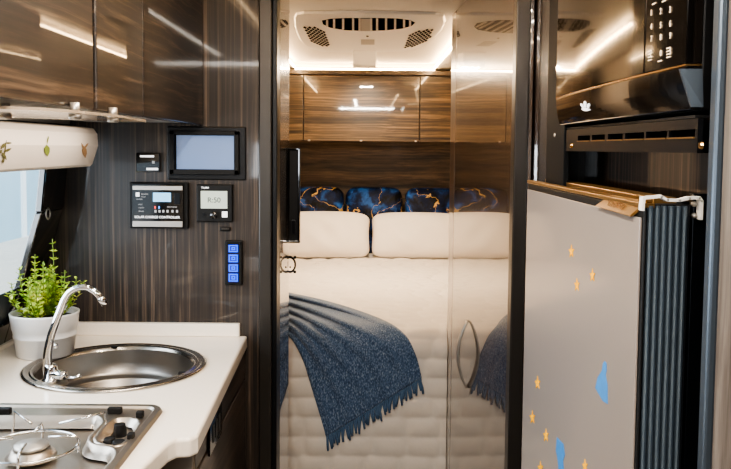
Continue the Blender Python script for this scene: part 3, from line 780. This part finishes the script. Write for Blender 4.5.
# throw blanket over the foot
def hit(px, py, lift):
    d = ray(px, py)
    # march to the swept profile
    t = 2.6
    while t < 7:
        p = O3+d*t
        y, z = p.y, p.z
        yy, zz = BY+R_, ZQ-R_
        if z > zz and y > yy: sd = z-(ZQ+lift)
        elif y > yy: sd = -1
        elif z < zz: sd = (BY-lift)-y
        else: sd = math.hypot(y-yy, z-zz)-(R_+lift)
        if sd <= 0: break
        t += max(.0006, min(.02, sd*.3))
    return p
Rc = [(236, 281), (262, 287), (288, 293.5), (310, 298), (332, 303.5), (355, 310.5), (378, 319), (395, 327.5), (407, 338), (414, 351), (418, 362), (421.5, 377)]
Lc = [(236, 318), (262, 324), (284, 331), (292, 338), (299, 349), (305, 363), (309.5, 378), (313.5, 392), (317, 404), (320.5, 416), (323, 425), (326, 436)]
def cur(Cv, t):
    f = t*(len(Cv)-1); i = min(int(f), len(Cv)-2); k = f-i
    p0, p1, p2, p3 = [Vector(Cv[max(0, min(len(Cv)-1, i+j))]) for j in (-1, 0, 1, 2)]
    return .5*((2*p1)+(p2-p0)*k+(2*p0-5*p1+4*p2-p3)*k*k+(3*p1-p0-3*p2+p3)*k**3)
def tpt(u, v):      # u along the length, v across
    q = cur(Lc, u).lerp(cur(Rc, u), v)
    fold = .5+.5*math.sin(v*2*PI*5.2+1.2*math.sin(u*5)+.6); fold = fold**2.2
    amp = .020*(1-.45*u)
    if u > .8: amp *= 1
    edge = min(1, v/.06, (1-v)/.06)
    return hit(q.x, q.y, .012+amp*fold*edge*(.4+.6*math.sin(PI*min(1, u*1.3+.15))**2+.2))
tb = thing('throw_blanket', 'blue woven throw with a fringe draped over the foot of the bed', 'throw', (0, 3.3, .75))
G().grid(tpt, 70, 70).build('blanket', M['throw'], tb, smooth=True, solid=.006)
g = G(); nS = 46
for k in range(nS):
    v = (k+.5)/nS; a = tpt(1, v); b = tpt(.97, v)
    dn = (a-b).normalized(); dn = (dn*.35+Vector((0, 0, -1))*.9).normalized()
    ln = .042+.020*random.random()+(.010 if k % 5 == 0 else 0)
    j = Vector((random.uniform(-.006, .006), -.001, 0))
    g.tube([a-dn*.006, a+dn*ln*.25+Vector((0, -.002, 0)), a+dn*ln*.6+j, a+dn*ln+j*1.6], [.0036, .0044, .0052, .0040], 6)
g.build('fringe', M['fringe'], tb, smooth=True)

# ================================================================== REAR LOCKERS
zb, zt = atY(362, 140.5, YL).z, atY(362, 75, YL).z
def rear(x0, x1, label):
    t = thing('rear_overhead_locker', label, 'locker', ((x0+x1)/2, YL+.2, zb), 'rear overhead lockers above the bed head')
    B('carcass', M['wood_head'], t, x0, x1, YL+.02, YR-.005, zb+.002, ZC-.04)
    B('door', M['wood_rear'], t, x0+.003, x1-.003, YL, YL+.018, zb-.004, zt-.004, .002)
    return t
xa, xb = atY(303.5, 100, YL).x, atY(420, 100, YL).x
ts = [rear(-.66, xa-.001, 'rear overhead locker left of centre, mostly hidden by the sliding door'), rear(xa+.001, xb-.001, 'wide central rear overhead locker above the bed head'), rear(xb+.001, .97, 'rear overhead locker right of centre, partly behind the wardrobe')]
for (px, i) in ((309, 1), (361, 1), (416, 1)):
    c = atY(px, 140, YL-.004); G().lathe([(0, -.006), (.007, -.006), (.008, 0), (.007, .004), (0, .004)], (c.x, YL-.001, zb-.001), 16).build('push_catch', M['alu'], ts[i], smooth=True)
cn = thing('light_cornice', 'dark wood cornice along the top of the rear lockers', 'cornice', (.15, YL-.01, zt))
B('cornice_board', M['wood_head'], cn, -.66, .97, YL-.022, YL+.015, zt-.001, zt+.028, .003)
zl = zt+.030
ls = thing('light_strip', 'warm glowing light strip running round the rear ceiling', 'light strip', (0, 4.9, zl))
B('strip_run', M['led'], ls, -.44, .418, YL-.018, YL-.006, zl, zl+.009)
B('strip_run', M['led'], ls, .412, .421, 3.17, YL-.02, ZS-.008, ZS+.001)
B('strip_run', M['led'], ls, -.448, -.439, 2.75, YL-.02, ZS-.008, ZS+.001)

# ================================================================== ROOF AIR CONDITIONER
ac = thing('roof_air_conditioner', 'white ceiling air conditioner with dark slot and side grilles', 'air conditioner', (0, 3.3, ZC))
def ac_z(y): return 1.905-.0*(y-2.8)
ya, yb_ = 2.80, 3.74
def acpt(px, py, z=None): z = ZC-.012 if z is None else z; v = atZ(px, py, z); v.z = z; return v
bodyp = [(297, 15.5), (305, 14), (362, 13.5), (435, 15), (443, 17), (444.5, 23), (441, 31), (432, 40), (420, 47.5), (405, 51.5), (362, 53), (322, 52), (308, 48), (300, 40), (296, 29), (295, 20)]
bp = [acpt(a, b) for a, b in bodyp]
cen = sum(bp, Vector())/len(bp)
top = [Vector((cen.x+(p.x-cen.x)*1.02, cen.y+(p.y-cen.y)*1.01, ZC-.0005)) for p in bp]
g = G().prism(bp, top); g.build('shroud', M['white_plastic'], ac, bevel=.004, seg=3)
ZA = ZC-.0125
def acpoly(pts_, name, mat, th=.001, par=ac, z=ZA):
    q = [acpt(a, b, z) for a, b in pts_]
    return G().slab(q, (0, 0, -th)).build(name, mat, par)
slot = [(322, 20.5), (330, 18.8), (345, 18), (375, 17.9), (398, 18.5), (410, 20), (415, 22.5), (412, 25.5), (402, 28.5), (385, 30.2), (365, 30.8), (345, 30), (330, 27.5), (323, 24)]
acpoly(slot, 'air_slot', M['void'])
g = G()
for i, px in enumerate([327, 334, 343, 353, 359.5, 371, 377, 386, 395, 404, 410]):
    lean = (px-368)*.035
    yb2 = 30.4-abs((px-368)/46)**2*6; yt2 = 18+abs((px-368)/46)**3*2.5
    q = [acpt(px-1, yt2, ZA-.001), acpt(px+1.2, yt2, ZA-.001), acpt(px+1.2+lean*0, yb2, ZA-.001), acpt(px-1+lean*0, yb2, ZA-.001)]
    g.slab(q, (0, 0, -.004))
g.build('slot_vanes', M['alu'], ac)
c0, c1 = acpt(361, 18.4, ZA-.001), acpt(371, 30.4, ZA-.001)
acpoly([(361, 18.4), (370, 18.4), (370, 30.4), (361, 30.4)], 'slot_centre', M['grey'], .003, z=ZA-.0012)
for pts_ in ([(302.5, 26), (318, 26.8), (325, 31), (330, 46), (320, 45.5), (309, 40)], [(403.5, 48), (408, 34.5), (418, 31), (433.5, 28.5), (431, 37), (421, 44.5)]):
    gr = acpoly(pts_, 'side_grille', M['white_plastic'], .0012)
    # dark diamond openings
    g = G(); q = [acpt(a, b, ZA-.0014) for a, b in pts_]
    from mathutils.geometry import intersect_point_line
    xs = [p.x for p in q]; ys = [p.y for p in q]
    def inside(p):
        r = False; n = len(q); j = n-1
        for i in range(n):
            if (q[i].y > p.y) != (q[j].y > p.y) and p.x < (q[j].x-q[i].x)*(p.y-q[i].y)/(q[j].y-q[i].y)+q[i].x: r = not r
            j = i
        return r
    sx, sy2 = .021, .085
    j = 0; y = min(ys)
    while y < max(ys):
        x = min(xs)+(sx/2 if j % 2 else 0)
        while x < max(xs):
            if inside(Vector((x, y, 0))):
                z_ = ZA-.0014; g.slab([Vector((x-sx*.36, y, z_)), Vector((x, y-sy2*.40, z_)), Vector((x+sx*.36, y, z_)), Vector((x, y+sy2*.40, z_))], (0, 0, -.0006))
            x += sx
        y += sy2/2; j += 1
    g.build('grille_openings', M['void'], gr)
acpoly([(361, 39.5), (374.5, 39.5), (374.5, 44.5), (361, 44.5)], 'rating_label', M['alu'], .0008)
for px, py in ((367.5, 36), (366.5, 51)):
    c = acpt(px, py, ZA-.001); G().lathe([(0, -.003), (.005, -.003), (.006, 0), (0, 0)], c, 14).build('screw', M['black'], ac)
# light box between the unit and the lockers
lb = thing('ceiling_light_box', 'small white box on the ceiling behind the air conditioner', 'light', (0, 4.0, ZC))
c = atY(364.5, 60, 4.25)
B('light_body', M['white_plastic'], lb, c.x-.062, c.x+.062, 4.22, 4.34, atY(364, 65.5, 4.22).z, ZC-.0005, .006)

# ================================================================== RIGHT HAND CABINET, MICROWAVE, FRIDGE
RX = .36
YF, YN = 1.575, .875
tcb = thing('tall_appliance_cabinet', 'dark wood tall cabinet framing the microwave and fridge', 'cabinet', (.6, 1.2, 0))
B('side_panel', M['wood_wall'], tcb, RX, .99, YF, YF+.018, 0, ZC-.003)
B('back_panel', M['wood_wall'], tcb, .93, .95, YN, YF-.002, 0, ZC-.003)
# slanting glossy strip joining the doorway post
g = G(); g.prism([Vector((.362, YF+.022, 0)), Vector((.415, 1.99, 0)), Vector((.44, 1.99, 0)), Vector((.40, YF+.022, 0))], [Vector((.362, YF+.022, ZC-.004)), Vector((.415, 1.99, ZC-.004)), Vector((.44, 1.99, ZC-.004)), Vector((.40, YF+.022, ZC-.004))])
g.build('slanted_panel', M['wood_mirror'], tcb)
yj = atX(567, 160, RX).y
st = B('front_stile', M['stile'], tcb, RX-.006, RX+.004, yj, YF-.001, 1.20, ZC-.004, .001)
sc_ = atX(555, 135, RX-.006)
G().lathe([(.0, -.002), (.003, -.002), (.004, 0), (0, 0)], sc_, 14, 'X').build('screw', M['alu'], st)
B('niche_panel', M['wood_wall'], tcb, .43, .445, YN, YF-.002, 1.372, 1.4375)
# vent panel
zv0, zv1 = 1.4375, 1.475
yva, yvb = atX(568, 150, RX).y, .862
slots = [(578, 590), (592, 605), (608, 623), (625, 644), (646, 667), (669, 695)]
vp = G().box(RX-.004, RX+.002, yvb, yva, zv0, zv1).build('vent_panel', M['black_metal'], tcb)
cuts = []; 
sy_ = [(atX(a, 134, RX-.004).y, atX(b, 134, RX-.004).y) for a, b in slots]
for (a, b) in sy_: cuts.append(cutter(G().box(RX-.02, RX+.02, b, a, 1.4555, 1.4635)))
boolean(vp, cuts)
g = G()
for (a, b) in sy_: g.box(RX-.006, RX+.000, b, a, 1.4535, 1.4550)
g.build('slot_lips', M['gold'], vp)
for px in (572, 702):
    c = atX(px, 145.5, RX-.004); G().lathe([(0, -.003), (.0035, -.003), (.0045, 0), (0, 0)], c, 14, 'X').build('screw', M['brass'], vp)
B('shelf', M['black'], tcb, RX-.002, .92, YN, YF-.002, zv1+.001, zv1+.004)
S('wall_added_dark', M['wood_wall'], .46, .48, -1.5, .82, 0, ZC-.003)  # unseen dark wall added to darken reflections in the left lockers
# near jamb and side trims
yt = .86
xj0 = atY(711.5, 234, yt-.035).x; xj1 = atY(721.5, 234, yt-.035).x
B('near_stile', M['stile'], tcb, RX+.017, RX+.06, YN-.03, YN-.002, 0, ZC-.003)
tcb2 = thing('x', '', '', (0, 0, 0)); bpy.data.objects.remove(tcb2)
o = G().box(xj0, xj1, yt-.035, yt-.018, 0, ZC-.003).build('trim_8', M['trim_side'], bevel=.003, kind='structure')
S('wall_galley', M['grey_wood'], xj1+.001, .99, yt-.03, yt-.018, 0, ZC-.003)

# microwave
MX, MZ0, MZ1 = .343, 1.4835, 1.775
my1 = atX(553.5, 120, MX).y; my0 = atX(681, 105, MX).y
mw = thing('microwave', 'glossy black microwave with curved front in the right cabinet', 'microwave', (.5, (my0+my1)/2, MZ0))
B('case', M['black'], mw, MX+.022, .72, my0+.004, my1-.004, MZ0, MZ1, .003)
def mfx(y, z):
    t = 2*(y-my0)/(my1-my0)-1; tz = (z-MZ0)/(MZ1-MZ0)
    return MX+.007*t*t-.003+(.008*max(0, (.16-tz)/.16)**2)
def mgrid(y0, y1, z0, z1, off, nu=24, nv=14):
    g = G().grid(lambda u, v: Vector((mfx(y0+(y1-y0)*u, z0+(z1-z0)*v)-off, y0+(y1-y0)*u, z0+(z1-z0)*v)), nu, nv)
    r = bmesh.ops.extrude_face_region(g.bm, geom=g.bm.faces[:])
    for v in r['geom']:
        if isinstance(v, bmesh.types.BMVert): v.co.x = MX+.0218
    return g
ydv = atX(645.5, 60, MX).y
zw = MZ0+.049
mgrid(my0, my1, MZ0+.001, zw, 0).build('lower_band', M['black_gloss'], mw, bevel=.0015)
dm = plain('microwave door glass', rgb('0a0705'), .08, coat=.6, spec=.5); dm.node_tree.nodes['Principled BSDF'].inputs['Coat IOR'].default_value = 1.5
dd_ = mgrid(ydv+.0015, my1, zw+.002, MZ1, .001).build('door', dm, mw, bevel=.0015)
mgrid(my0, ydv-.0015, zw+.002, MZ1, .001).build('control_panel', dm, mw, bevel=.0015)
g = mgrid(my0, my1, zw-.0002, zw+.0018, .001, 24, 2); g.build('reflection_line', M['brass'], mw)  # thin brass strip standing in for a gold reflection line
g = G().slab([(mfx(my0, MZ0+.006), my0-.004, MZ0+.004), (mfx(my0, MZ0+.006)+.012, my0-.006, MZ0+.004), (mfx(my0, MZ0+.006)+.010, my0-.005, zw-.004), (mfx(my0, MZ0)-.016, my0-.004, zw-.004)], (0, .004, 0)); g.build('side_vent', M['trim_side'], mw)
# keypad print
items = []; 
for r, row in enumerate((('1', '2', '3'), ('4', '5', '6'), ('7', '8', '9'), ('C', '0', 'S'))):
    for c_, ch_ in enumerate(row):
        px, py = (652.5+c_*8.6, (13, 27, 39, 55)[r]-c_*1.6)
        v = atX(px, py, MX); items.append((ch_, Vector((mfx(v.y, v.z)-.0018, v.y, v.z)), .010, 'CENTER'))
for c_ in range(3): text_mesh(items[c_::3], 'keypad_print', M['print_brass'], mw, plane='X')
for grp in (((651, 51), (651, 54), (651, 57), (651, 60)), ((668, 48), (668, 51), (668, 54), (668, 57)), ((660, 61),), ((655, 3.6), (664, 1))):
    g = G()
    for (px, py) in grp:
        v = atX(px, py, MX); x = mfx(v.y, v.z)-.0018; g.box(x, x+.0004, v.y-.006, v.y+.006, v.z-.0006, v.z+.0006)
    g.build('keypad_lines', M['print_brass'], mw)
lg = G()
for (a, b, ln, w_, an) in ((586, 109.5, 9, 3, 0.1), (583, 106, 6, 2, 1.1), (586, 104.5, 7, 2, 1.6), (589, 106, 6, 2, 2.0)):
    pts_ = []
    for q in leafpoly(a, b, ln, w_, an):
        v = atX(q.x, q.y, MX); pts_.append(Vector((mfx(v.y, v.z)-.0005, v.y, v.z)))
    lg.slab(pts_, (-.0005, 0, 0))
lg.build('emblem', M['print_white'], mw)

# fridge
FXD = .33
fy1 = atX(528, 185, FXD).y; fy0 = atX(642.5, 209, FXD).y; fz1 = atX(585, 195.5, FXD).z
fr = thing('fridge', 'grey-fronted fridge with yellow star and blue map stickers', 'fridge', (.45, (fy0+fy1)/2, 0))
B('door_frame', M['black'], fr, FXD+.001, FXD+.005, fy0-.004, fy1+.003, .10, fz1-.001, .002)
B('door_panel', M['grey_panel'], fr, FXD-.002, FXD+.0008, fy0+.003, fy1-.004, .11, fz1-.012, .0008)
B('door_top_rail', M['gold'], fr, FXD-.001, FXD+.014, fy0-.003, fy1+.003, fz1, fz1+.006, .001)
B('body', M['black'], fr, FXD+.026, .80, fy0+.03, fy1-.02, .10, fz1-.004, .003)
B('body_top_rail', M['gold'], fr, FXD+.030, FXD+.060, fy0+.05, fy1-.02, fz1+.0, fz1+.010, .001)
B('body_top_groove', M['black_metal'], fr, FXD+.015, FXD+.029, fy0+.02, fy1-.01, fz1-.002, fz1+.001)
B('foot_plinth', M['black'], fr, FXD+.03, .78, fy0+.04, fy1-.03, 0, .10)
# ribbed strip facing the camera
x0 = atY(646, 240, fy0).x; x1 = atY(687, 240, fy0).x; zr = atY(665, 205, fy0).z
tm = B('ribbed_backing', M['tambour_dark'], fr, x0-.001, x1+.003, fy0+.002, fy0+.028, .10, zr)
nR = 6; w_ = (x1-x0)/nR
for k in range(nR):
    g = G(); xc = x0+w_*(k+.45)
    prof = [(xc-w_*.38, fy0+.002), (xc-w_*.30, fy0-.004), (xc-w_*.05, fy0-.006), (xc+w_*.30, fy0-.004), (xc+w_*.36, fy0+.002)]
    g.prism([Vector((a, b, .10)) for a, b in prof], [Vector((a, b, zr-.001)) for a, b in prof]); g.build('rib', M['alu_blue'], tm, smooth=False)
# hinge bracket
yb3 = fy0-.012
def bpt(a, b, y=yb3): return atY(a, b, y)
g = G(); th = 1.2
path = [(643.2, 210), (644.3, 198.2), (662, 196.6), (668, 200.3), (680, 200.6), (690, 198.2), (700, 197.9), (702.2, 201), (701.6, 219)]
for i in range(len(path)-1):
    a, b = bpt(*path[i]), bpt(*path[i+1]); d = (b-a).normalized(); nn = Vector((-d.z, 0, d.x))*.0015
    g.slab([a-nn-d*.001, b-nn+d*.001, b+nn+d*.001, a+nn-d*.001], (0, .012, 0))
g.build('hinge_bracket', M['white_plastic'], fr)
for (a, b) in ((693.5, 204), (693.5, 215.5)):
    c = bpt(a, b, fy0); G().lathe([(0, -.006), (.0028, -.005), (.0035, 0), (0, 0)], c, 16, 'Y').build('bolt', M['alu'], fr, smooth=True)
q = bpt(688, 195, fy0+.02); q2 = bpt(704, 290, fy0+.02)
B('hinge_plate', M['black_metal'], fr, q.x, q2.x, fy0+.004, fy0+.016, .10, atY(690, 194, fy0).z, .001)
# badge
bz0, bz1 = fz1-.012, fz1+.010
yb0, yb1 = atX(636, 205, FXD-.004).y, atX(600, 198, FXD-.004).y
bd = G().prism([Vector((FXD-.008, yb0+.012, fz1-.012)), Vector((FXD-.008, yb1+.012, fz1-.010)), Vector((FXD+.006, yb1-.020, fz1+.008)), Vector((FXD+.006, yb0-.008, fz1+.008))],
               [Vector((FXD-.005, yb0+.012, fz1-.013)), Vector((FXD-.005, yb1+.012, fz1-.011)), Vector((FXD+.014, yb1-.020, fz1+.006)), Vector((FXD+.014, yb0-.008, fz1+.006))]).build('badge', M['gold'], fr, bevel=.0008)
cu = (('CVURED', Vector((FXD-.002, (yb0+yb1)/2+.002, fz1-.001)), .018, 'CENTER'),)
bt = text_mesh(cu, 'badge_lettering', M['brass'], bd, plane='X')
ctr = Vector((FXD-.002, (yb0+yb1)/2, fz1-.001))
bt.data.transform(Matrix.Translation(ctr+Vector((-.0006, 0, 0))) @ Matrix.Rotation(math.radians(36), 4, 'Y') @ Matrix.Translation(-ctr))
# stickers
def sticker(poly_, name, mat, label=None):
    pts_ = [atX(a, b, FXD-.0022) for a, b in poly_]
    o = G().slab(pts_, (-.0004, 0, 0)).build(name, mat, fr)
    if label: o['label'] = label
    return o
def star(cx, cy, w, h):
    return [(cx+w*(1 if k % 2 == 0 else .42)*math.sin(k*PI/5), cy-h*(1 if k % 2 == 0 else .42)*math.cos(k*PI/5)) for k in range(10)]
for (cx, cy) in ((571.5, 251.5), (592.5, 275.5), (577, 285), (537.6, 383), (532.5, 417.5), (546, 435.5), (585, 466), (540.5, 468)):
    sticker(star(cx, cy, 3.0, 7.2), 'star_sticker', M['star'])
sticker([(604.5, 361), (606.5, 363), (606.8, 370), (605.8, 375), (607.5, 385), (607.8, 404), (603, 401), (599, 394), (595.5, 388), (598, 377), (602, 371), (603, 364)], 'map_sticker', M['map'], 'upper blue map-shaped sticker')
sticker([(557, 437), (560.5, 441), (563.5, 444), (565, 455), (563, 461), (564, 470), (559.5, 478), (558, 461), (556, 450)], 'map_sticker', M['map'], 'lower blue map-shaped sticker')

# front ceiling lights (seen as reflections)
lf = thing('front_light_strip', 'warm light strip edging the ceiling above the left kitchen lockers', 'light strip', (-.4, .6, ZC))
B('strip_run', M['led2'], lf, -.455, -.445, .2, 2.2, ZC-.012, ZC-.001)
lf2 = thing('front_light_strip', 'warm light strip along the ceiling above the right cabinets', 'light strip', (.3, .6, ZC))
B('strip_run', M['led2'], lf2, .30, .31, -.9, 2.2, ZC-.012, ZC-.001)
lf3 = thing('front_light_strip', 'warm light strip crossing the ceiling behind the viewer', 'light strip', (0, -.6, ZC))
B('strip_run', M['led2'], lf3, -.6, .298, -.61, -.60, ZC-.012, ZC-.001)

# ================================================================== LIGHT
def area_light(name, loc, rot, sx, sy, power, col, spread=PI):
    l = bpy.data.lights.new(name, 'AREA'); l.shape = 'RECTANGLE'; l.size = sx; l.size_y = sy; l.energy = power; l.color = col; l.spread = spread
    o = bpy.data.objects.new(name, l); C.objects.link(o); o.location = loc; o.rotation_euler = rot; return o
area_light('bedroom_fill', (0, 4.28, 1.87), (0, 0, 0), .09, .07, 14, (1, .80, .58))  # added warm fill for the bedroom
area_light('kitchen_fill', (-.12, .9, 1.94), (0, 0, 0), .025, 1.5, 17, (1, .88, .74))  # added fill over the aisle, narrowed so it reflects as a line
area_light('window_daylight', (-1.25, 1.55, 1.35), (0, math.radians(-78), 0), .6, 1.2, 18, (.80, .90, 1))
area_light('windscreen_daylight', (-.69, -1.62, 1.34), (math.radians(90), 0, 0), .46, .26, 5, (.88, .94, 1))
area_light('locker_underlight', (-.60, 1.45, 1.484), (0, math.radians(25), 0), .02, 1.0, 1.2, (1, .86, .70))
area_light('cab_fill', (.0, -.3, 1.94), (math.radians(18), 0, 0), .7, .025, 15, (1, .93, .84))  # added fill from behind the viewer, shaped as a thin cross strip
w = bpy.data.worlds.new('world'); sc.world = w; w.use_nodes = True
bg = w.node_tree.nodes['Background']; bg.inputs[0].default_value = (.72, .86, 1, 1); bg.inputs[1].default_value = 1.1
sc.view_settings.view_transform = 'AgX'; sc.view_settings.look = 'AgX - Medium High Contrast'; sc.view_settings.exposure = .72
try:
    sc.cycles.max_bounces = 8; sc.cycles.caustics_reflective = False; sc.cycles.caustics_refractive = False; sc.cycles.sample_clamp_indirect = 6
except Exception: pass
